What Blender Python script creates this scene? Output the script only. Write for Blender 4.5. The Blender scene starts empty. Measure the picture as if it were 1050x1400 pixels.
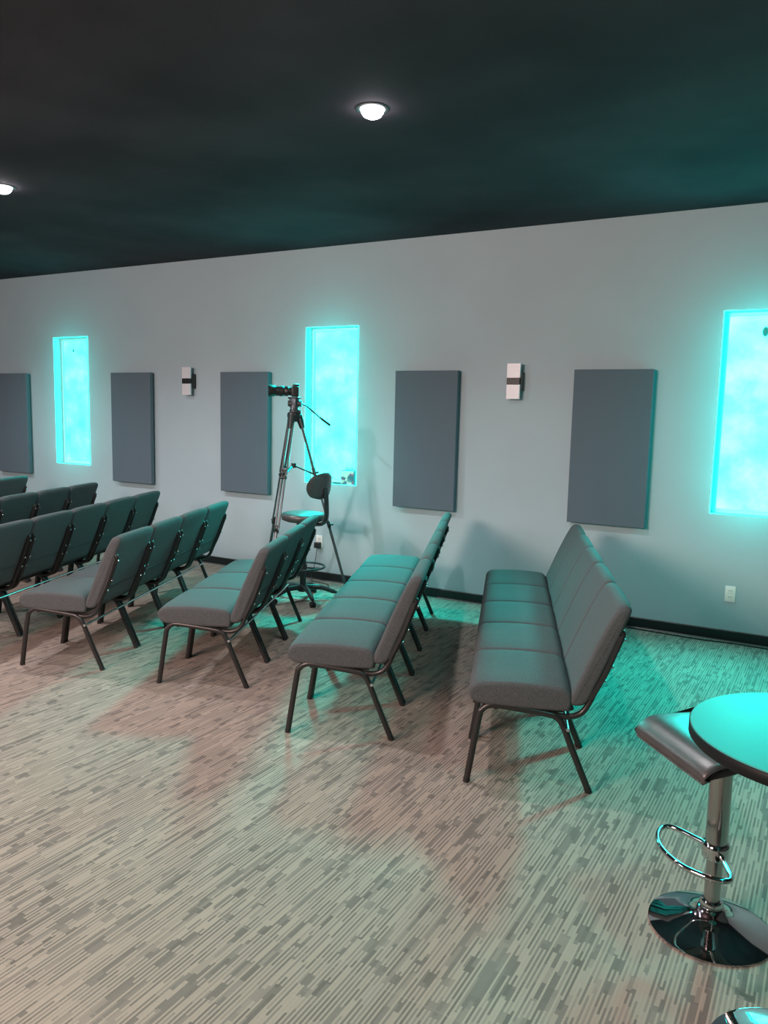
import bpy, bmesh, math, random
from mathutils import Vector, Matrix
random.seed(7)
S = bpy.context.scene
COL = S.collection
PI = math.pi
H = 3.18          # ceiling height

# ------------------------------------------------------------------ materials
def new_mat(name):
    m = bpy.data.materials.new(name); m.use_nodes = True
    nt = m.node_tree; b = nt.nodes['Principled BSDF']
    return m, nt, b
def mat(name, col, rough=.5, metal=0, emit=None, es=0, noise=0, nscale=60, bump=0, bscale=200, coat=0, spec=None):
    m, nt, b = new_mat(name)
    b.inputs['Base Color'].default_value = (*col, 1)
    b.inputs['Roughness'].default_value = rough
    b.inputs['Metallic'].default_value = metal
    if spec is not None: b.inputs['Specular IOR Level'].default_value = spec
    if coat: b.inputs['Coat Weight'].default_value = coat
    if emit:
        b.inputs['Emission Color'].default_value = (*emit, 1); b.inputs['Emission Strength'].default_value = es
    tc = nt.nodes.new('ShaderNodeTexCoord')
    if noise:
        n = nt.nodes.new('ShaderNodeTexNoise'); n.inputs['Scale'].default_value = nscale; n.inputs['Detail'].default_value = 4
        r = nt.nodes.new('ShaderNodeValToRGB')
        r.color_ramp.elements[0].position = .3; r.color_ramp.elements[1].position = .7
        r.color_ramp.elements[0].color = (*[c*(1-noise) for c in col], 1)
        r.color_ramp.elements[1].color = (*[min(1, c*(1+noise)) for c in col], 1)
        nt.links.new(tc.outputs['Object'], n.inputs['Vector']); nt.links.new(n.outputs['Fac'], r.inputs['Fac'])
        nt.links.new(r.outputs['Color'], b.inputs['Base Color'])
    if bump:
        n = nt.nodes.new('ShaderNodeTexNoise'); n.inputs['Scale'].default_value = bscale; n.inputs['Detail'].default_value = 3
        bp = nt.nodes.new('ShaderNodeBump'); bp.inputs['Strength'].default_value = bump; bp.inputs['Distance'].default_value = .004
        nt.links.new(tc.outputs['Object'], n.inputs['Vector']); nt.links.new(n.outputs['Fac'], bp.inputs['Height'])
        nt.links.new(bp.outputs['Normal'], b.inputs['Normal'])
    return m

M = {}
M['wall'] = mat('grey wall paint', (.385, .50, .545), .75, noise=.03, nscale=1.5, bump=.12, bscale=90)
M['plain'] = mat('dark wall paint', (.09, .09, .095), .8)
M['ceiling'] = mat('black ceiling paint', (.056, .047, .056), .9, spec=.04, noise=.25, nscale=1.2, bump=.2, bscale=40)
M['base'] = mat('black rubber baseboard', (.008, .012, .014), .4)
M['panel'] = mat('grey panel fabric', (.105, .150, .185), .95, noise=.06, nscale=250, bump=.25, bscale=600)
M['fabric'] = mat('grey tweed upholstery', (.076, .083, .088), .95, noise=.42, nscale=330, bump=.5, bscale=500)
M['fabric_back'] = mat('dark grey upholstery', (.05, .055, .06), .95, noise=.3, nscale=300, bump=.4, bscale=500)
M['frame'] = mat('charcoal powder coated steel', (.045, .043, .043), .34, .55, noise=.35, nscale=400)
M['rod'] = mat('satin steel rod', (.6, .62, .63), .22, .95)
M['bolt'] = mat('steel bolt', (.6, .6, .62), .25, 1)
M['rubber'] = mat('black rubber', (.012, .012, .012), .6)
M['pan'] = mat('black seat pan board', (.02, .02, .022), .7)
M['chrome'] = mat('chrome', (.62, .62, .63), .05, 1)
M['chromedark'] = mat('brushed chrome tube', (.45, .43, .42), .2, 1)
M['vinyl'] = mat('dark faux leather', (.055, .05, .052), .36, noise=.15, nscale=30, bump=.08, bscale=180, spec=.8)
M['tabletop'] = mat('teal grey table laminate', (.06, .40, .37), .5, spec=.2, noise=.04, nscale=300)  # teal of the light falling on the top is put into the base colour
M['tableedge'] = mat('black table edge', (.008, .010, .011), .5, spec=.2)
M['blackplastic'] = mat('black plastic', (.018, .02, .022), .35, noise=.2, nscale=50)
M['greymetal'] = mat('grey anodised metal', (.10, .11, .12), .35, .6)
M['white'] = mat('white plastic', (.85, .84, .82), .4)
M['slot'] = mat('dark slots', (.03, .03, .03), .5)
M['sconce'] = mat('brushed silver sconce panel', (.70, .70, .73), .35, .15, emit=(.8, .8, .9), es=.03)
M['lamp'] = mat('glowing downlight lens', (1, 1, 1), .5, emit=(.97, .95, 1), es=40)
M['trim'] = mat('dark downlight ring', (.03, .03, .032), .6)
M['led'] = mat('glowing teal light strip', (.1, .8, .75), .5, emit=(0.03, .95, .80), es=3)
M['reveal'] = mat('teal lit window reveal paint', (.55, .57, .58), .8)
M['winframe'] = mat('white vinyl window frame', (.55, .6, .6), .5)
M['hole'] = mat('dark teal hook hole', (.0, .12, .11), .6)

def pane_mat(st, whiten):
    m, nt, b = new_mat('frosted glowing pane')
    tc = nt.nodes.new('ShaderNodeTexCoord')
    n = nt.nodes.new('ShaderNodeTexNoise'); n.inputs['Scale'].default_value = 3.2; n.inputs['Detail'].default_value = 4; n.inputs['Roughness'].default_value = .5
    n2 = nt.nodes.new('ShaderNodeTexNoise'); n2.inputs['Scale'].default_value = 30; n2.inputs['Detail'].default_value = 3
    mx = nt.nodes.new('ShaderNodeMath'); mx.operation = 'MULTIPLY_ADD'; mx.inputs[1].default_value = .14
    r = nt.nodes.new('ShaderNodeValToRGB')
    e = r.color_ramp.elements
    e[0].position = .34-whiten; e[0].color = (.10/st, .9, .76, 1)
    e[1].position = .82-whiten; e[1].color = (.60/st, 1.0, .88, 1)
    k = e.new(.58-whiten); k.color = (.26/st, .95, .82, 1)
    L = nt.links.new
    L(tc.outputs['Object'], n.inputs['Vector']); L(tc.outputs['Object'], n2.inputs['Vector'])
    L(n2.outputs['Fac'], mx.inputs[0]); L(n.outputs['Fac'], mx.inputs[2]); L(mx.outputs[0], r.inputs['Fac'])
    L(r.outputs['Color'], b.inputs['Emission Color']); b.inputs['Emission Strength'].default_value = st
    b.inputs['Base Color'].default_value = (.02, .4, .4, 1); b.inputs['Roughness'].default_value = .6
    return m
PANES = [pane_mat(5, 0), pane_mat(8, .02), pane_mat(14, .12)]


def carpet_mat():
    m, nt, b = new_mat('striated carpet tile')
    N = nt.nodes.new; L = nt.links.new
    tc = N('ShaderNodeTexCoord'); sp = N('ShaderNodeSeparateXYZ'); L(tc.outputs['Object'], sp.inputs[0])
    def math_(op, a, b_=None, c=None):
        n = N('ShaderNodeMath'); n.operation = op
        for i, v in enumerate((a, b_, c)):
            if v is None: continue
            if isinstance(v, (int, float)): n.inputs[i].default_value = v
            else: L(v, n.inputs[i])
        return n.outputs[0]
    X, Y = sp.outputs[0], sp.outputs[1]
    def wn(a, b_, seed):
        c = N('ShaderNodeCombineXYZ')
        for i, v in enumerate((a, b_)):
            if isinstance(v, (int, float)): c.inputs[i].default_value = v
            else: L(v, c.inputs[i])
        c.inputs[2].default_value = seed
        w = N('ShaderNodeTexWhiteNoise'); w.noise_dimensions = '3D'; L(c.outputs[0], w.inputs['Vector'])
        return w.outputs['Value']
    def layer(w, l, seed):
        cx = math_('FLOOR', math_('DIVIDE', X, w))
        off = wn(cx, 0.0, seed)
        ll = math_('MULTIPLY_ADD', wn(cx, 3.0, seed+1), l, l*.5)
        cy = math_('FLOOR', math_('ADD', math_('DIVIDE', Y, ll), math_('MULTIPLY', off, 17.0)))
        return wn(cx, cy, seed+2)
    a = layer(.0138, .12, 1.3)       # narrow dashes
    c2 = layer(.0276, .055, 9.1)     # wide blocks
    # light yarn lines running lengthways
    fx = math_('FRACT', math_('DIVIDE', X, .0138))
    line = math_('LESS_THAN', fx, .46)
    lsel = math_('GREATER_THAN', layer(.0138, .30, 21.7), .16)
    lineon = math_('MULTIPLY', line, lsel)
    blocks = math_('LESS_THAN', c2, .11)          # where wide dark blocks swallow lines
    lights = math_('GREATER_THAN', layer(.0138, .10, 31.1), .90)
    lineon = math_('MULTIPLY', lineon, math_('SUBTRACT', 1.0, blocks))
    dashv = math_('MULTIPLY_ADD', a, .40, .24)
    v = math_('MULTIPLY', dashv, math_('SUBTRACT', 1.0, lineon))
    v = math_('ADD', v, math_('MULTIPLY', lineon, .76))
    v = math_('SUBTRACT', v, math_('MULTIPLY', blocks, .06))
    v = math_('MAXIMUM', v, math_('MULTIPLY', lights, .72))
    nz = N('ShaderNodeTexNoise'); nz.inputs['Scale'].default_value = 320; nz.inputs['Detail'].default_value = 2; L(tc.outputs['Object'], nz.inputs['Vector'])
    v = math_('ADD', v, math_('MULTIPLY', math_('SUBTRACT', nz.outputs['Fac'], .5), .35))
    # carpet tile variation
    tile = wn(math_('FLOOR', math_('DIVIDE', X, .5)), math_('FLOOR', math_('DIVIDE', Y, .5)), 5.5)
    v = math_('ADD', v, math_('MULTIPLY_ADD', tile, .08, -.04))
    fy = math_('FRACT', math_('DIVIDE', Y, .5)); seam = math_('LESS_THAN', fy, .008)
    v = math_('MAXIMUM', v, math_('MULTIPLY', seam, .55))
    r = N('ShaderNodeValToRGB'); e = r.color_ramp.elements
    e[0].position = .1; e[0].color = (.135, .112, .100, 1)
    e[1].position = .9; e[1].color = (.44, .348, .288, 1)
    k = e.new(.45); k.color = (.215, .180, .160, 1)
    L(v, r.inputs['Fac']); L(r.outputs['Color'], b.inputs['Base Color'])
    b.inputs['Roughness'].default_value = .95; b.inputs['Specular IOR Level'].default_value = .15
    bp = N('ShaderNodeBump'); bp.inputs['Strength'].default_value = .5; bp.inputs['Distance'].default_value = .003
    L(v, bp.inputs['Height']); L(bp.outputs['Normal'], b.inputs['Normal'])
    return m
M['carpet'] = carpet_mat()

# ------------------------------------------------------------------ mesh helpers
def cr(pts, n=6, closed=False):
    """Catmull-Rom resample"""
    P = [Vector(p) for p in pts]; out = []
    N_ = len(P); rng = range(N_ if closed else N_-1)
    for i in rng:
        if closed: a, b, c, d = P[i-1], P[i], P[(i+1) % N_], P[(i+2) % N_]
        else: a, b, c, d = P[max(i-1, 0)], P[i], P[i+1], P[min(i+2, N_-1)]
        for k in range(n):
            t = k/n
            out.append(.5*((2*b)+(c-a)*t+(2*a-5*b+4*c-d)*t*t+(3*b-a-3*c+d)*t**3))
    if not closed: out.append(P[-1])
    return out
def add_tube(bm, pts, r, seg=10, closed=False, squash=None, caps=True):
    P = [Vector(p) for p in pts]; n = len(P); rings = []
    t0 = (P[1]-P[0]).normalized()
    ref = Vector((0, 0, 1)) if abs(t0.z) < .9 else Vector((1, 0, 0))
    nrm = (ref - t0*ref.dot(t0)).normalized()
    for i in range(n):
        if closed: t = (P[(i+1) % n]-P[i-1]).normalized()
        else: t = (P[min(i+1, n-1)]-P[max(i-1, 0)]).normalized()
        nrm = (nrm - t*nrm.dot(t))
        nrm = nrm.normalized() if nrm.length > 1e-6 else t.orthogonal().normalized()
        bi = t.cross(nrm)
        rr = r[i] if isinstance(r, (list, tuple)) else r
        ring = []
        for k in range(seg):
            a = 2*PI*k/seg
            v = nrm*math.cos(a)*rr + bi*math.sin(a)*rr
            if squash: v.x *= squash
            ring.append(bm.verts.new(P[i]+v))
        rings.append(ring)
    for i in range(n if closed else n-1):
        A, B = rings[i], rings[(i+1) % n]
        for k in range(seg):
            bm.faces.new((A[k], A[(k+1) % seg], B[(k+1) % seg], B[k]))
    if caps and not closed:
        bm.faces.new(rings[0][::-1]); bm.faces.new(rings[-1])
def add_box(bm, lo, hi, bevel=0, seg=2):
    r = bmesh.ops.create_cube(bm, size=1)
    vs = r['verts']
    c = (Vector(lo)+Vector(hi))/2; s = Vector(hi)-Vector(lo)
    for v in vs: v.co = Vector((v.co.x*s.x, v.co.y*s.y, v.co.z*s.z))+c
    if bevel:
        es = {e for v in vs for e in v.link_edges}
        bmesh.ops.bevel(bm, geom=list(es), offset=bevel, segments=seg, affect='EDGES', profile=.6)
def add_lathe(bm, prof, seg=48, loc=(0, 0, 0), ax=None):
    """prof list of (r,z)"""
    rings = []; L0 = Vector(loc)
    for r, z in prof:
        if r < 1e-6: rings.append([bm.verts.new(L0+Vector((0, 0, z)))])
        else: rings.append([bm.verts.new(L0+Vector((r*math.cos(2*PI*k/seg), r*math.sin(2*PI*k/seg), z))) for k in range(seg)])
    for A, B in zip(rings, rings[1:]):
        if len(A) == 1 and len(B) == 1: continue
        for k in range(seg):
            k2 = (k+1) % seg
            if len(A) == 1: bm.faces.new((A[0], B[k2], B[k]))
            elif len(B) == 1: bm.faces.new((A[k], A[k2], B[0]))
            else: bm.faces.new((A[k], A[k2], B[k2], B[k]))
def loft(bm, prof, w, r, nend=5, nmid=3, crown=None, scaled=False):
    """prof: closed list of (y,z) (CCW or CW); swept along x over width w; ends rounded by radius r"""
    n = len(prof); P = [Vector((p[0], p[1])) for p in prof]
    area = sum(P[i].x*P[(i+1) % n].y-P[(i+1) % n].x*P[i].y for i in range(n))
    sgn = 1 if area > 0 else -1
    nr = []
    for i in range(n):
        t = (P[(i+1) % n]-P[i-1]); t.normalize(); nr.append(Vector((t.y, -t.x))*sgn)   # outward
    xs = [(-w/2+r*(1-math.cos(PI/2*k/nend)), r*(1-math.sin(PI/2*k/nend))) for k in range(nend+1)]
    mids = [(-w/2+r+(w-2*r)*k/(nmid+1), 0) for k in range(1, nmid+1)]
    full = xs+mids+[(-x, i) for x, i in reversed(xs)]
    ys = [p.x for p in P]; zs = [p.y for p in P]
    cen = Vector(((min(ys)+max(ys))/2, (min(zs)+max(zs))/2)); hx = (max(ys)-min(ys))/2; hy = (max(zs)-min(zs))/2
    rings = []
    for x, ins in full:
        ring = []
        for p, q in zip(P, nr):
            c = Vector((cen.x+(p.x-cen.x)*(1-ins/hx), cen.y+(p.y-cen.y)*(1-ins/hy))) if scaled else p-q*ins
            y, z = c.x, c.y
            if crown: y, z = crown(x, y, z)
            ring.append(bm.verts.new((x, y, z)))
        rings.append(ring)
    for A, B in zip(rings, rings[1:]):
        for k in range(n):
            bm.faces.new((A[k], A[(k+1) % n], B[(k+1) % n], B[k]))
    bm.faces.new(rings[0]); bm.faces.new(rings[-1][::-1])

def obj(name, fill, m, parent=None, smooth=True, loc=None, angle=40):
    bm = bmesh.new(); fill(bm)
    bmesh.ops.recalc_face_normals(bm, faces=bm.faces)
    me = bpy.data.meshes.new(name); bm.to_mesh(me); bm.free()
    me.materials.append(m)
    if smooth:
        for p in me.polygons: p.use_smooth = True
        try: me.set_sharp_from_angle(angle=math.radians(angle))
        except Exception: pass
    o = bpy.data.objects.new(name, me); COL.objects.link(o)
    if parent: o.parent = parent
    if loc: o.location = loc
    return o
def tag(o, label=None, cat=None, group=None, kind=None):
    if label: o['label'] = label
    if cat: o['category'] = cat
    if group: o['group'] = group
    if kind: o['kind'] = kind
    return o
def empty(name, loc=(0, 0, 0), rz=0):
    o = bpy.data.objects.new(name, None); COL.objects.link(o)
    o.location = loc; o.rotation_euler = (0, 0, rz); o.empty_display_size = .1
    return o
def copy_tree(o, parent=None):
    c = o.copy(); COL.objects.link(c)
    if parent: c.parent = parent
    for ch in list(o.children): copy_tree(ch, c)
    return c

# ------------------------------------------------------------------ the room
X0, X1, Y0 = -13.0, 3.6, -11.0
WX = [-8.223, -4.54, -.816]; WW = .594; WZ0, WZ1 = .9585, 2.4468; DEP = .16
def wall_back(bm):
    xs = [X0-.2]
    for x in WX: xs += [x, x+WW]
    xs.append(X1+.2)
    for i in range(len(xs)-1):
        if i % 2 == 0: add_box(bm, (xs[i], 0, 0), (xs[i+1], DEP, H))
        else:
            add_box(bm, (xs[i], 0, 0), (xs[i+1], DEP, WZ0)); add_box(bm, (xs[i], 0, WZ1), (xs[i+1], DEP, H))
tag(obj('wall_back', wall_back, M['wall'], smooth=False), kind='structure')
tag(obj('wall_left', lambda bm: add_box(bm, (X0-.2, Y0, 0), (X0, 0, H)), M['plain'], smooth=False), kind='structure')
tag(obj('wall_right', lambda bm: add_box(bm, (X1, Y0, 0), (X1+.2, 0, H)), M['plain'], smooth=False), kind='structure')
tag(obj('wall_front', lambda bm: add_box(bm, (X0-.2, Y0-.2, 0), (X1+.2, Y0, H)), M['plain'], smooth=False), kind='structure')
tag(obj('floor', lambda bm: add_box(bm, (X0-.2, Y0-.2, -.1), (X1+.2, DEP, 0)), M['carpet'], smooth=False), kind='structure')
tag(obj('ceiling', lambda bm: add_box(bm, (X0-.2, Y0-.2, H), (X1+.2, DEP, H+.1)), M['ceiling'], smooth=False), kind='structure')
def baseb(bm):
    prof = [(-.012, 0), (-.007, .008), (-.007, .078), (-.004, .084), (0, .084), (0, 0)]
    A = [bm.verts.new((X0, y, z)) for y, z in prof]; B = [bm.verts.new((X1, y, z)) for y, z in prof]
    for k in range(6): bm.faces.new((A[k], A[(k+1) % 6], B[(k+1) % 6], B[k]))
    bm.faces.new(A); bm.faces.new(B)
tag(obj('baseboard_back', baseb, M['base'], smooth=False), kind='structure')

for i, x in enumerate(WX):
    w = empty('window_%d' % (i+1), (x+WW/2, 0, WZ0)); tag(w, kind='structure')
    a, h = WW/2, WZ1-WZ0
    def frame(bm, a=a, h=h):
        f = .03
        for lo, hi in (((-a, .095, 0), (-a+f, .155, h)), ((a-f, .095, 0), (a, .155, h)), ((-a+f, .095, 0), (a-f, .155, f)), ((-a+f, .095, h-f), (a-f, .155, h))):
            add_box(bm, lo, hi, .003, 1)
    obj('window_frame', frame, M['winframe'], w, smooth=False)
    obj('pane', lambda bm, a=a, h=h: add_box(bm, (-a+.03, .118, .03), (a-.03, .13, h-.03)), PANES[i], w, smooth=False)
    def led(bm, a=a, h=h):
        t = .005; y0, y1 = -.006, .004
        for lo, hi in (((-a-.001, y0, -.001), (-a+t, y1, h+.001)), ((a-t, y0, -.001), (a+.001, y1, h+.001)), ((-a+t, y0, -.001), (a-t, y1, t)), ((-a+t, y0, h-t), (a-t, y1, h+.001))):
            add_box(bm, lo, hi)
    L_ = obj('light_strip', led, M['led'], w, smooth=False)
    if i != 1:
        hx = (-8.02 if i == 0 else -.541)-(x+WW/2)
        obj('hook_hole', lambda bm, hx=hx, s=(.5 if i == 0 else 1): add_lathe(bm, [(0, -.004), (.022*s, -.004), (.026*s, 0), (.022*s, .004), (0, .004)], 20), M['hole'], w).matrix_local = Matrix.Translation((hx, .114, 2.30-WZ0)) @ Matrix.Rotation(PI/2, 4, 'X') @ Matrix.Diagonal((.8, 1.35, 1, 1))

# ------------------------------------------------------------------ acoustic panels
PX = [(-9.271, 'grey fabric acoustic panel at the left edge, left of the leftmost glowing window'),
      (-7.176, 'grey fabric acoustic panel just right of the leftmost glowing window'),
      (-5.561, 'grey fabric acoustic panel beside the camera on the tripod'),
      (-3.506, 'grey fabric acoustic panel just right of the window behind the tripod'),
      (-1.8805, 'grey fabric acoustic panel above the rightmost chair row, rightmost and largest in view')]
for i, (x, lab) in enumerate(PX):
    if i == 0:
        r = empty('hanging_acoustic_panel', (x, -.004, .807))
        obj('panel_board', lambda bm: add_box(bm, (0, -.072, 0), (.613, -.020, 1.22), .006, 3), M['panel'], r, angle=60)
        for px in (.08, .533):
            for pz in (.1, 1.12):
                obj('standoff', lambda bm, px=px, pz=pz: add_box(bm, (px-.02, -.021, pz-.02), (px+.02, .002, pz+.02)), M['rubber'], r, smooth=False)
        pan0 = r
    else:
        r = copy_tree(pan0); r.location = (x, -.004, .807)
    tag(r, lab, 'acoustic panel', 'acoustic panels along the grey wall')

# ------------------------------------------------------------------ sconces, outlets
def sconce(x, lab):
    r = empty('wall_sconce', (x, 0, 1.935)); tag(r, lab, 'wall light', 'wall sconces between the acoustic panels')
    obj('mount_box', lambda bm: add_box(bm, (-.052, -.06, -.075), (.066, 0, .075), .003, 1), M['blackplastic'], r, smooth=False)
    obj('light_panel', lambda bm: add_box(bm, (-.060, -.082, .026), (.056, -.062, .146), .002, 1), M['sconce'], r, smooth=False)
    obj('light_panel', lambda bm: add_box(bm, (-.060, -.082, -.146), (.056, -.062, -.026), .002, 1), M['sconce'], r, smooth=False)
    obj('center_band', lambda bm: add_box(bm, (-.058, -.086, -.028), (.056, -.05, .028), .003, 1), M['blackplastic'], r, smooth=False)
sconce(-2.385, 'silver rectangular wall sconce with black band, between the two rightmost panels')
sconce(-6.025, 'silver rectangular wall sconce with black band, left of the tripod camera')

def outlet(x, z, lab, plug):
    r = empty('wall_outlet', (x, 0, z)); tag(r, lab, 'outlet')
    obj('cover_plate', lambda bm: add_box(bm, (-.037, -.007, -.060), (.037, 0, .060), .003, 2), M['white'], r)
    for s in ((1, -1) if not plug else (1,)):
        k = obj('socket', lambda bm, s=s: add_box(bm, (-.017, -.0095, s*.024-.016), (.017, -.006, s*.024+.016), .004, 3), M['white'], r)
        obj('slot', lambda bm, s=s: [add_box(bm, (dx-.0015, -.0102, s*.024-.004), (dx+.0015, -.009, s*.024+.007)) for dx in (-.007, .007)], M['slot'], k, smooth=False)
outlet(-.627, .364, 'white wall outlet below the rightmost glowing window', False)
outlet(-4.357, .385, 'white wall outlet behind the drafting stool, adapter plugged in', True)
ad = empty('power_adapter', (-4.357, -.008, .352)); tag(ad, 'small black power adapter plugged into the outlet behind the drafting stool', 'adapter')
obj('adapter_body', lambda bm: add_box(bm, (-.032, -.045, -.030), (.026, 0, .026), .005, 2), M['blackplastic'], ad)
obj('cord', lambda bm: add_tube(bm, cr([(-.005, -.03, -.028), (-.008, -.035, -.10), (-.03, -.04, -.22), (-.05, -.06, -.32), (.0, -.10, -.346), (.2, -.14, -.346), (.3, -.3, -.346)], 6), .0035, 6), M['blackplastic'], ad)

tag(obj('floor_cable', lambda bm: add_tube(bm, cr([(-2.2, -.05, .006), (-1.6, -.045, .006), (-1.15, -.07, .006), (-.8, -.085, .006), (-.55, -.06, .006), (-.25, -.075, .006), (.2, -.06, .006), (1.2, -.06, .006)], 8), .005, 8), M['rubber']),
    'thin black cable lying along the baseboard at the right', 'cable')

# ------------------------------------------------------------------ gift box and pen on the window sill
def print_mat():
    m, nt, b = new_mat('abstract flower print')
    N = nt.nodes.new; L = nt.links.new
    tc = N('ShaderNodeTexCoord'); n = N('ShaderNodeTexVoronoi'); n.inputs['Scale'].default_value = 30
    r = N('ShaderNodeValToRGB'); e = r.color_ramp.elements; r.color_ramp.interpolation = 'CONSTANT'
    e[0].color = (.04, .16, .22, 1); e[1].position = .8; e[1].color = (.30, .12, .22, 1)
    for p, c in ((.25, (.45, .62, .60)), (.4, (.10, .22, .30)), (.55, (.55, .68, .60)), (.7, (.10, .28, .32))): e.new(p).color = (*c, 1)
    sp = N('ShaderNodeSeparateColor'); L(tc.outputs['Object'], n.inputs['Vector']); L(n.outputs['Color'], sp.inputs[0]); L(sp.outputs[0], r.inputs['Fac']); L(r.outputs['Color'], b.inputs['Base Color'])
    return m
gb = empty('printed_box', (-4.05, .040, WZ0), math.radians(6)); tag(gb, 'small square patterned box on the sill of the window behind the tripod', 'box')
gb.location.z += .001
gb.scale = (1.22, 1, 1.0)
obj('box_body', lambda bm: add_box(bm, (-.06, -.04, 0), (.06, .04, .138), .003, 1), mat('teal card box', (.04, .35, .38), .5), gb, smooth=False)
obj('printed_front', lambda bm: add_box(bm, (-.056, -.0425, .004), (.056, -.0395, .134)), print_mat(), gb, smooth=False)
obj('bow', lambda bm: [add_tube(bm, cr([(0, 0, .137), (s*.02, 0, .16), (s*.03, 0, .145), (0, 0, .138)], 5), .003, 6) for s in (-1, 1)], mat('teal ribbon', (.02, .4, .4), .5), gb)
tag(obj('marker_pen', lambda bm: add_tube(bm, [(0, 0, 0), (.012, 0, 0), (.014, 0, 0), (.12, .006, 0)], [.005, .007, .008, .008], 10), M['blackplastic'], loc=(-4.24, .03, WZ0+.009)), 'dark marker pen lying on the window sill beside the patterned box', 'pen')

# ------------------------------------------------------------------ ganged chairs
# local frame: +Y to the back of the chair, origin on the floor below the seat centre
YO = .27
SW = .524
def leg_path(front):
    if front: return cr([(0, 0, 0), (0, .045, .30), (0, .060, .347), (0, .098, .372), (0, .16, .370), (0, .235, .362)], 6)
    return cr([(0, .235, .362), (0, .34, .350), (0, .385, .338), (0, .418, .300), (0, .47, .175), (0, .545, 0)], 6)
def make_chair():
    root = empty('row_chair')
    def seat(bm):
        pr = cr([(.425, .368), (.24, .367), (.075, .373), (.022, .384), (.0, .412), (-.002, .442), (.014, .470), (.055, .486), (.22, .494), (.38, .486), (.426, .474), (.446, .448), (.450, .41), (.444, .38)], 4, True)
        def crown(x, y, z):
            e = abs(x)/(SW/2)
            k = min(1, max(0, (z-.385)/.09)); z -= .012*e**4*k
            return y-YO, z
        loft(bm, [(q[0], q[1]) for q in pr], SW-.006, .018, 6, 9, crown, True)
    obj('seat', seat, M['fabric'], root, angle=70)
    obj('seat_pan', lambda bm: add_box(bm, (-.225, .06-YO, .352), (.225, .42-YO, .373), .006, 1), M['pan'], root, smooth=False)
    bp = cr([(.452, .398), (.440, .425), (.460, .48), (.488, .55), (.528, .65), (.572, .75), (.610, .825), (.634, .857), (.664, .863), (.684, .84), (.655, .76), (.618, .66), (.583, .57), (.549, .49), (.520, .42), (.490, .398)], 3, True)
    def bcrown(x, y, z):
        e = abs(x)/(SW/2)
        if z > .76: 
            k = (z-.76)/.10
            z -= .022*max(0, (e-.80)/.2)**2*k; y -= .010*max(0, (e-.80)/.2)**2*k
        return y-YO, z
    bk = obj('backrest', lambda bm: loft(bm, [(p[0], p[1]) for p in bp], SW-.006, .022, 6, 5, bcrown), M['fabric'], root, angle=70)
    obj('piping', lambda bm: add_tube(bm, [(-.225, .566-YO, .532), (.225, .566-YO, .532)], .0045, 6), M['fabric_back'], bk)
    for sx in (-.244, .244):
        for fr in (True, False):
            lg = obj('leg', lambda bm, sx=sx, fr=fr: add_tube(bm, [(p.x+sx, p.y-YO, p.z) for p in leg_path(fr)], .0150, 12), M['frame'], root)
            fy = 0 if fr else .545
            d = .002 if fr else -.008
            obj('rubber_foot', lambda bm, sx=sx, fy=fy, d=d: add_tube(bm, [(sx, fy-YO-d*0, .0), (sx, fy-YO+(.003 if fr else -.010), .022)], .0155, 12), M['rubber'], lg)
        s2 = sx*.965
        def post(bm, s2=s2):
            add_tube(bm, [(s2, p[1]-YO, p[2]) for p in cr([(0, .37, .346), (0, .43, .340), (0, .478, .352), (0, .512, .385), (0, .546, .462), (0, .586, .548), (0, .622, .645), (0, .650, .725), (0, .640, .742)], 5)], .0135, 10)
        def brk(bm, s2=s2):
            pth = cr([(0, .527, .43), (0, .546, .468), (0, .582, .548), (0, .618, .645), (0, .645, .725)], 4)
            for A, B in zip(pth, pth[1:]):
                v = [bm.verts.new((s2+dx, p.y-YO+dy, p.z)) for p in (A, B) for dx, dy in ((-.021, -.012), (.021, -.012), (.021, .006), (-.021, .006))]
                for q in ((0, 1, 5, 4), (1, 2, 6, 5), (2, 3, 7, 6), (3, 0, 4, 7), (0, 3, 2, 1), (4, 5, 6, 7)): bm.faces.new([v[i] for i in q])
        ps = obj('back_post', post, M['frame'], root)
        obj('link_bracket', brk, M['pan'], ps, smooth=False)
        for (y, z) in ((.583, .515), (.612, .58), (.656, .705)):
            obj('bolt', lambda bm, y=y, z=z, s2=s2: bmesh.ops.create_uvsphere(bm, u_segments=8, v_segments=6, radius=.0065, matrix=Matrix.Translation((s2, y-YO+.004, z))), M['bolt'], ps)
    obj('stretcher', lambda bm: add_tube(bm, [(-.262, .438-YO, .288), (.262, .438-YO, .288)], .008, 8), M['rod'], root)
    obj('cross_bar', lambda bm: [add_tube(bm, [(-.244, y-YO, z), (.244, y-YO, z)], .009, 8) for y, z in ((.12, .360), (.36, .338))], M['frame'], root)
    return root
proto = make_chair()
used = [False]
def place_row(F, th, n, names, rowtxt, group, start=0):
    t = math.radians(th); u = Vector((-math.sin(t), math.cos(t))); b = Vector((math.cos(t), math.sin(t)))
    for k in range(start, start+n):
        o = proto if not used[0] else copy_tree(proto)
        used[0] = True
        p = Vector(F)+u*(.250+.526*k)+b*YO
        o.location = (p.x, p.y, 0); o.rotation_euler = (0, 0, t-PI/2)
        tag(o, names[k-start]+' '+rowtxt, 'chair', group)
N5 = ['grey chair at the near end of', 'grey chair second from the near end of', 'grey chair in the middle of', 'grey chair second from the wall end of', 'grey chair at the wall end of']
N4 = ['grey chair at the near end of', 'grey chair second from the near end of', 'grey chair second from the wall end of', 'grey chair at the wall end of']
N3 = ['grey chair at the near end of', 'grey chair in the middle of', 'grey chair at the wall end of']
place_row((-1.351, -3.178), 21, 5, N5, 'the rightmost five-chair row', 'chairs of the rightmost row')
place_row((-2.366, -3.169), 22, 5, N5, 'the second row from the right', 'chairs of the second row from the right')
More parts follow.
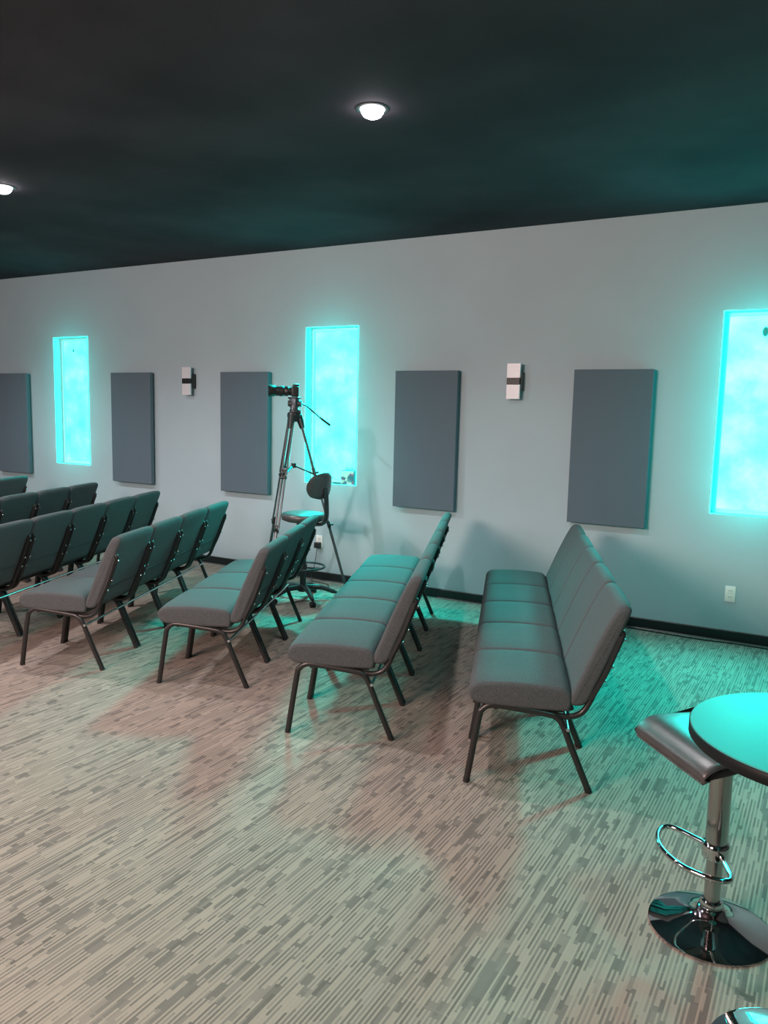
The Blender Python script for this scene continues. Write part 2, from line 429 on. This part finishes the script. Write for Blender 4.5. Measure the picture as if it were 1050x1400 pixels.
place_row((-3.46, -3.00), 24, 3, N3, 'the three-chair row in front of the drafting stool', 'chairs of the third row from the right')
place_row((-4.43, -3.234), 22.5, 4, N4, 'the four-chair row left of the drafting stool', 'chairs of the fourth row from the right')
place_row((-5.33, -3.50), 21.5, 5, N5, 'the fifth row from the right', 'chairs of the fifth row from the right')
place_row((-6.47, -3.34), 20, 4, N4, 'the sixth row from the right', 'chairs of the sixth row from the right', 1)
place_row((-7.64, -3.32), 20, 2, N4[2:], 'the farthest row at the left edge', 'chairs of the farthest row', 3)

# ------------------------------------------------------------------ tripod, camera, drafting stool
vd = Vector((-.53, .85)).normalized(); pr = Vector((vd.y, -vd.x))   # view direction on the floor and its right
def dirv(a): return pr*math.cos(a)+vd*math.sin(a)
TC = Vector((-4.19, -.66))
tp = empty('camera_tripod', (TC.x, TC.y, 0)); tag(tp, 'tall black video tripod standing by the wall behind the drafting stool', 'tripod')
TOP = 1.60
for a in (8, 128, 248):
    d = dirv(math.radians(a)); R_ = .50
    def P3(z, off=0, d=d, R_=R_):
        k = (TOP-z)/TOP*(R_-.045)+.045
        s = Vector((-d.y, d.x))*off
        return (d.x*k+s.x, d.y*k+s.y, z)
    lg = obj('leg', lambda bm: [add_tube(bm, [P3(1.60, o_), P3(1.10, o_)], .0095, 8) for o_ in (-.022, .022)]+[add_tube(bm, [P3(1.12, o_), P3(.64, o_)], .0085, 8) for o_ in (-.016, .016)]+[add_tube(bm, [P3(.66), P3(0.015)], .0125, 8)], M['greymetal'], tp)
    def collar(z, w, h):
        def f(bm):
            add_tube(bm, [P3(z+h/2, -w), P3(z+h/2, w)], .014, 8); add_tube(bm, [P3(z-h/2, -w), P3(z-h/2, w)], .014, 8)
            add_tube(bm, [P3(z+h/2), P3(z-h/2)], .016, 8)
            q = Vector(P3(z)); add_tube(bm, [q, q+Vector((d.x*.04, d.y*.04, 0))], .010, 8)
        return f
    obj('leg_lock', collar(1.11, .026, .07), M['blackplastic'], lg)
    obj('leg_lock', collar(.64, .018, .04), M['blackplastic'], lg)
    obj('leg_shoulder', lambda bm: add_tube(bm, [P3(1.615), P3(1.56), P3(1.50)], [.030, .030, .022], 10), M['blackplastic'], lg)
    obj('rubber_foot', lambda bm: add_tube(bm, [P3(.0), P3(.05)], .016, 10), M['rubber'], lg)
    obj('spreader_arm', lambda bm: add_tube(bm, [(0, 0, 1.17), P3(1.09)], .007, 8), M['blackplastic'], tp)
obj('spreader_hub', lambda bm: add_lathe(bm, [(0, 1.15), (.022, 1.15), (.022, 1.19), (0, 1.19)], 16), M['blackplastic'], tp)
obj('bowl', lambda bm: add_lathe(bm, [(0, 1.55), (.045, 1.56), (.062, 1.60), (.062, 1.625), (.05, 1.64), (0, 1.64)], 24), M['blackplastic'], tp)
def head(bm):
    add_lathe(bm, [(0, 1.63), (.04, 1.63), (.042, 1.66), (.035, 1.67), (.035, 1.70), (0, 1.70)], 20)
    add_box(bm, (-.035, -.03, 1.68), (.035, .03, 1.76), .008, 2)
    q = pr*.055
    add_tube(bm, [(-q.x, -q.y, 1.715), (q.x, q.y, 1.715)], .026, 14)
    add_tube(bm, [(q.x, q.y, 1.715), (q.x*1.2, q.y*1.2, 1.715)], .032, 14)
    add_tube(bm, [(0, 0, 1.64), (q.x*1.1, q.y*1.1, 1.645)], .018, 12)
obj('fluid_head', head, M['greymetal'], tp, angle=35)
obj('camera_plate', lambda bm: add_box(bm, (-.05, -.03, 1.755), (.05, .03, 1.77), .003, 1), M['blackplastic'], tp)
def handle(bm):
    a = pr*.06; e = pr*.32+vd*(-.02)
    add_tube(bm, cr([(a.x, a.y, 1.715), (a.x*1.9, a.y*1.9, 1.69), (e.x*.7, e.y*.7, 1.60), (e.x, e.y, 1.53)], 5), [.007]*11+[.011]*5, 8)
obj('pan_handle', handle, M['blackplastic'], tp)

# the camera points left along -pr
cm = empty('video_camera', (TC.x, TC.y, 1.771), math.atan2(-pr.y, -pr.x)+math.radians(6)); tag(cm, 'black video camera with long lens on top of the tripod', 'camera')
cm.scale = (.84, 1.05, 1.08)
def rotx(bm_f):
    def g(bm):
        bm_f(bm); bmesh.ops.rotate(bm, verts=bm.verts, cent=(0, 0, 0), matrix=Matrix.Rotation(PI/2, 3, 'Y')); bmesh.ops.translate(bm, verts=bm.verts, vec=(0, 0, .046))
    return g
obj('camera_body', lambda bm: add_box(bm, (-.045, -.05, .002), (.03, .05, .085), .012, 3), M['blackplastic'], cm)
obj('viewfinder', lambda bm: add_box(bm, (-.05, -.025, .08), (.02, .025, .105), .008, 2), M['blackplastic'], cm)
obj('grip', lambda bm: add_box(bm, (-.05, -.075, .005), (.01, -.045, .078), .012, 3), M['rubber'], cm)
lens = obj('lens', rotx(lambda bm: add_lathe(bm, [(0, .025), (.034, .025), (.034, .06), (.040, .065), (.040, .10), (.037, .104), (.040, .11), (.040, .19), (.034, .195), (0, .195)], 28)), M['blackplastic'], cm)
obj('lens_hood', rotx(lambda bm: add_lathe(bm, [(.030, .19), (.036, .19), (.044, .20), (.049, .27), (.046, .27), (.036, .205), (.030, .20), (.030, .19)], 28)), M['rubber'], lens)
obj('focus_ring', rotx(lambda bm: add_lathe(bm, [(.0405, .118), (.0425, .12), (.0425, .15), (.0405, .152)], 28)), M['rubber'], lens)

DC = Vector((-4.00, -.77))
face = (-pr*.86+vd*.5).normalized()      # seat faces left and away
ds = empty('drafting_stool', (DC.x, DC.y, 0), math.atan2(face.y, face.x)-PI/2); tag(ds, 'black vinyl drafting stool with foot ring and small backrest', 'stool')
# local +Y = facing
so = obj('seat', lambda bm: add_lathe(bm, [(0, .70), (.15, .70), (.188, .715), (.195, .745), (.185, .768), (.15, .778), (0, .780)], 40), M['vinyl'], ds, angle=60)
obj('seat_post', lambda bm: add_lathe(bm, [(0, .69), (.06, .69), (.06, .66), (.016, .65), (.016, .45), (.0, .45)], 20), M['blackplastic'], ds)
obj('column', lambda bm: add_lathe(bm, [(0, .52), (.027, .52), (.027, .14), (0.045, .12), (.045, .08), (0, .08)], 20), M['blackplastic'], ds)
obj('back_arm', lambda bm: add_tube(bm, cr([(0, -.03, .685), (0, -.14, .683), (0, -.205, .70), (0, -.235, .76), (0, -.232, .90), (0, -.222, 1.0)], 6), .016, 10, squash=1.9), M['blackplastic'], ds)
def dback(bm):
    # curved oval shell
    nx, nz = 17, 11; W_, H_ = .185, .115
    def p(i, j, side):
        u = -1+2*i/(nx-1); v = -1+2*j/(nz-1)
        # squircle mapping
        x = u*math.sqrt(1-v*v*.42)*W_; z = v*math.sqrt(1-u*u*.42)*H_
        th = .020*math.sqrt(max(0, 1-u**6))*math.sqrt(max(0, 1-v**6))
        y = -.205+.055*(x/W_)**2 - .02*(v)*.6 + side*th
        return (x, y, 1.02+z)
    F = [[bm.verts.new(p(i, j, 1)) for j in range(nz)] for i in range(nx)]
    B = [[bm.verts.new(p(i, j, -1)) for j in range(nz)] for i in range(nx)]
    for i in range(nx-1):
        for j in range(nz-1):
            bm.faces.new((F[i][j], F[i+1][j], F[i+1][j+1], F[i][j+1])); bm.faces.new((B[i][j], B[i][j+1], B[i+1][j+1], B[i+1][j]))
    bmesh.ops.remove_doubles(bm, verts=bm.verts, dist=.0005)
obj('backrest', dback, M['vinyl'], ds, angle=70)
def fring(bm):
    add_tube(bm, [(.19*math.cos(2*PI*k/40), .19*math.sin(2*PI*k/40), .30) for k in range(40)], .010, 8, closed=True)
    for k in range(3):
        a = 2*PI*k/3+.5; add_tube(bm, [(0.02*math.cos(a), .02*math.sin(a), .29), (.19*math.cos(a), .19*math.sin(a), .30)], .009, 8)
    add_lathe(bm, [(.027, .27), (.036, .27), (.036, .32), (.027, .32)], 16)
obj('foot_ring', fring, M['blackplastic'], ds)
for k in range(5):
    a = 2*PI*k/5+.25; c, s = math.cos(a), math.sin(a)
    lg = obj('base_leg', lambda bm: add_tube(bm, cr([(.03*c, .03*s, .115), (.15*c, .15*s, .115), (.27*c, .27*s, .075), (.30*c, .30*s, .068)], 4), [.024]*5+[.02]*4+[.014]*4, 10), M['blackplastic'], ds)
    def cast(bm):
        for o_ in (-.013, .013):
            q = Vector((-s*o_, c*o_, 0)); n_ = Vector((-s, c, 0))*.008
            m_ = Vector((.30*c, .30*s, .026))
            add_tube(bm, [m_+q-n_, m_+q+n_], .026, 16)
        add_tube(bm, [(.30*c, .30*s, .03), (.30*c, .30*s, .075)], .007, 8)
    obj('caster', cast, M['rubber'], lg)

# ------------------------------------------------------------------ bar stool and table
SB = Vector((-.245, -3.692))
hd = Vector((-.73, -.68)).normalized()
bs = empty('bar_stool', (SB.x, SB.y, 0), math.atan2(hd.y, hd.x)-PI/2); tag(bs, 'chrome swivel bar stool with dark faux leather seat, beside the round table', 'bar stool')
obj('base', lambda bm: add_lathe(bm, [(0, 0), (.186, 0), (.1925, .003), (.1925, .006), (.183, .010), (.14, .020), (.09, .034), (.062, .046), (.048, .060), (.042, .075), (.030, .080), (0, .080)], 96), M['chrome'], bs, angle=50)
obj('lower_column', lambda bm: add_lathe(bm, [(.0, .07), (.0255, .07), (.0255, .27), (0, .27)], 40), M['chromedark'], bs)
obj('column_collar', lambda bm: add_lathe(bm, [(.026, .078), (.036, .080), (.038, .088), (.034, .098), (.026, .100)], 40), M['chrome'], bs)
obj('upper_column', lambda bm: add_lathe(bm, [(0, .255), (.0335, .255), (.0345, .26), (.0345, .61), (0, .61)], 40), M['chromedark'], bs)
def foot(bm):
    z = .272
    hp = [(-.030, .005, z), (-.09, .028, z), (-.145, .052, z), (-.163, .078, z), (-.140, .118, z), (-.085, .156, z), (-.03, .172, z)]; pts = hp+[(-x, y, z_) for x, y, z_ in reversed(hp)]
    add_tube(bm, cr(pts, 6), .0085, 12)
    add_lathe(bm, [(.0345, .25), (.042, .25), (.043, .262), (.043, .288), (.039, .300), (.0345, .302)], 32)
fr_ = obj('footrest', foot, M['chrome'], bs, angle=50)

LZ = .036
def sseat(bm):
    # cross section along Y (front = +Y): front lip drops, rear curls up
    top = cr([(.205, .578), (.203, .594), (.185, .613), (.155, .629), (.11, .634), (0, .634), (-.09, .635), (-.14, .643), (-.178, .660), (-.196, .686)], 5)
    und = cr([(-.218, .680), (-.205, .650), (-.165, .616), (-.12, .604), (0, .598), (.08, .600), (.14, .597), (.172, .588), (.192, .572), (.200, .568)], 5)
    loft(bm, [(p.x, p.y+LZ) for p in top]+[(p.x, p.y+LZ) for p in und], .385, .016, 4, 6)
obj('seat', sseat, M['vinyl'], bs, angle=60)
obj('seat_piping', lambda bm: [add_tube(bm, cr([(sx, y, z+LZ) for y, z in [(.20, .566), (.190, .570), (.172, .585), (.14, .594), (.08, .597), (0, .595), (-.12, .601), (-.165, .613), (-.205, .648), (-.216, .675)]], 4), .004, 6) for sx in (-.180, .180)]+[add_tube(bm, [(-.18, .200, .566+LZ), (.18, .200, .566+LZ)], .004, 6)], M['vinyl'], bs)
obj('seat_plate', lambda bm: add_box(bm, (-.09, -.09, .573+LZ), (.09, .09, .602+LZ), .004, 1), M['blackplastic'], bs, smooth=False)

TB = Vector((.027, -4.20))
rt = empty('round_table', (TB.x, TB.y, 0)); tag(rt, 'round pub table with teal lit top and black edge', 'table')
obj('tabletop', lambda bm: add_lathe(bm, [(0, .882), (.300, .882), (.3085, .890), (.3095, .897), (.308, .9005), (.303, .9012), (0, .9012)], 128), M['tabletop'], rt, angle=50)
obj('edge_band', lambda bm: add_lathe(bm, [(.29, .868), (.3085, .868), (.3115, .872), (.3115, .896), (.3095, .898), (.3085, .898), (.3085, .88)], 128), M['tableedge'], rt, angle=50)
obj('column', lambda bm: add_lathe(bm, [(0, .06), (.03, .06), (.03, .88), (0, .88)], 40), M['chromedark'], rt)
obj('base', lambda bm: add_lathe(bm, [(0, 0), (.205, 0), (.212, .003), (.212, .007), (.20, .011), (.15, .020), (.09, .034), (.06, .046), (.045, .060), (.04, .075), (0, .080)], 96), M['chrome'], rt, angle=50)

# ------------------------------------------------------------------ lights
def downlight(x, y, lab, power, vis=True, col=(1, .96, .98)):
    if vis:
        r = empty('downlight', (x, y, H)); tag(r, lab, 'ceiling light', 'recessed ceiling downlights')
        obj('trim_ring', lambda bm: add_lathe(bm, [(.060, -.001), (.064, -.006), (.084, -.004), (.088, 0), (.060, 0)], 40), M['trim'], r)
        obj('lens', lambda bm: add_lathe(bm, [(0, -.048), (.025, -.046), (.045, -.036), (.056, -.020), (.060, -.004), (.060, 0), (0, 0)], 40), M['lamp'], r)
    l = bpy.data.lights.new('downlight beam', 'SPOT'); l.energy = power; l.color = col; l.spot_size = math.radians(150); l.spot_blend = .6; l.shadow_soft_size = .05
    o = bpy.data.objects.new('downlight_beam', l); COL.objects.link(o); o.location = (x, y, H-.075)
downlight(-2.19, -2.73, 'bright recessed ceiling downlight above the middle chair rows', 105)
downlight(-5.28, -2.65, 'bright recessed ceiling downlight at the left edge of the view', 170)
downlight(-8.37, -2.65, '', 150, False)
downlight(-.88, -3.9, '', 40, False)
downlight(-3.9, -5.2, '', 65, False)
downlight(-7.0, -5.2, '', 130, False)
def area(loc, target, size, power, col, name):
    l = bpy.data.lights.new(name, 'AREA'); l.shape = 'DISK'; l.size = size; l.energy = power; l.color = col
    o = bpy.data.objects.new(name, l); COL.objects.link(o); o.location = loc
    d = Vector(target)-Vector(loc); o.rotation_euler = d.to_track_quat('-Z', 'Y').to_euler()
    return o
for loc, tg, e, sp in (((-4.24, -.2, 2.25), (-3.2, -1.6, .2), 700, 86), ((-.5, -.2, 2.25), (-.45, -2.0, .1), 400, 88), ((-7.9, -.2, 2.25), (-7.2, -2.6, .3), 150, 110)):
    l = bpy.data.lights.new('window light strip beam', 'SPOT'); l.energy = e; l.color = (0, .95, .84); l.spot_size = math.radians(sp); l.spot_blend = 1.0; l.shadow_soft_size = .16
    o = bpy.data.objects.new('window_beam', l); COL.objects.link(o); o.location = loc; o.rotation_euler = (Vector(tg)-Vector(loc)).to_track_quat('-Z', 'Y').to_euler()
area((.35, -3.8, 3.1), (.05, -4.2, .8), .3, 19, (0, .95, .80), 'teal_table_lamp')  # teal fill added over the table to brighten its top, no fixture
area((-3.2, -8.5, 3.05), (-3.0, -3.0, 0), 2.2, 600, (1, .70, .61), 'warm_stage_wash')
area((-7.5, -7.5, 3.05), (-5, -1.0, 1.0), 2.0, 120, (.95, .9, 1), 'cool_stage_wash')

for x, e in zip(WX, (3.6, 5, 8)):  # added teal points without fixtures, spreading the window glow onto wall and seats
    for z in (1.2, 1.7, 2.2):
        l = bpy.data.lights.new('window spill', 'POINT'); l.energy = e; l.color = (0, .95, .82); l.shadow_soft_size = .03
        o = bpy.data.objects.new('window_spill', l); COL.objects.link(o); o.location = (x+WW/2, -.26, z)

W = bpy.data.worlds.new('World'); S.world = W; W.use_nodes = True
W.node_tree.nodes['Background'].inputs[0].default_value = (.5, .55, .6, 1); W.node_tree.nodes['Background'].inputs[1].default_value = .1

# ------------------------------------------------------------------ camera
f, yaw, pitch, roll, D, HC = 1080.85, .5207, -.1263, .0225, 6.3385, 1.6621
fw = Vector((-math.sin(yaw)*math.cos(pitch), math.cos(yaw)*math.cos(pitch), math.sin(pitch)))
ri = Vector((math.cos(yaw), math.sin(yaw), 0)); up = ri.cross(fw)
r2 = ri*math.cos(roll)+up*math.sin(roll); u2 = -ri*math.sin(roll)+up*math.cos(roll)
cd = bpy.data.cameras.new('camera'); co = bpy.data.objects.new('camera', cd); COL.objects.link(co)
cd.sensor_fit = 'HORIZONTAL'; cd.sensor_width = 36; cd.lens = f/1050*36; cd.clip_start = .05
co.matrix_world = Matrix(((r2.x, u2.x, -fw.x, 0), (r2.y, u2.y, -fw.y, -D), (r2.z, u2.z, -fw.z, HC), (0, 0, 0, 1)))
S.camera = co
S.view_settings.view_transform = 'Standard'; S.view_settings.look = 'None'; S.view_settings.exposure = 0
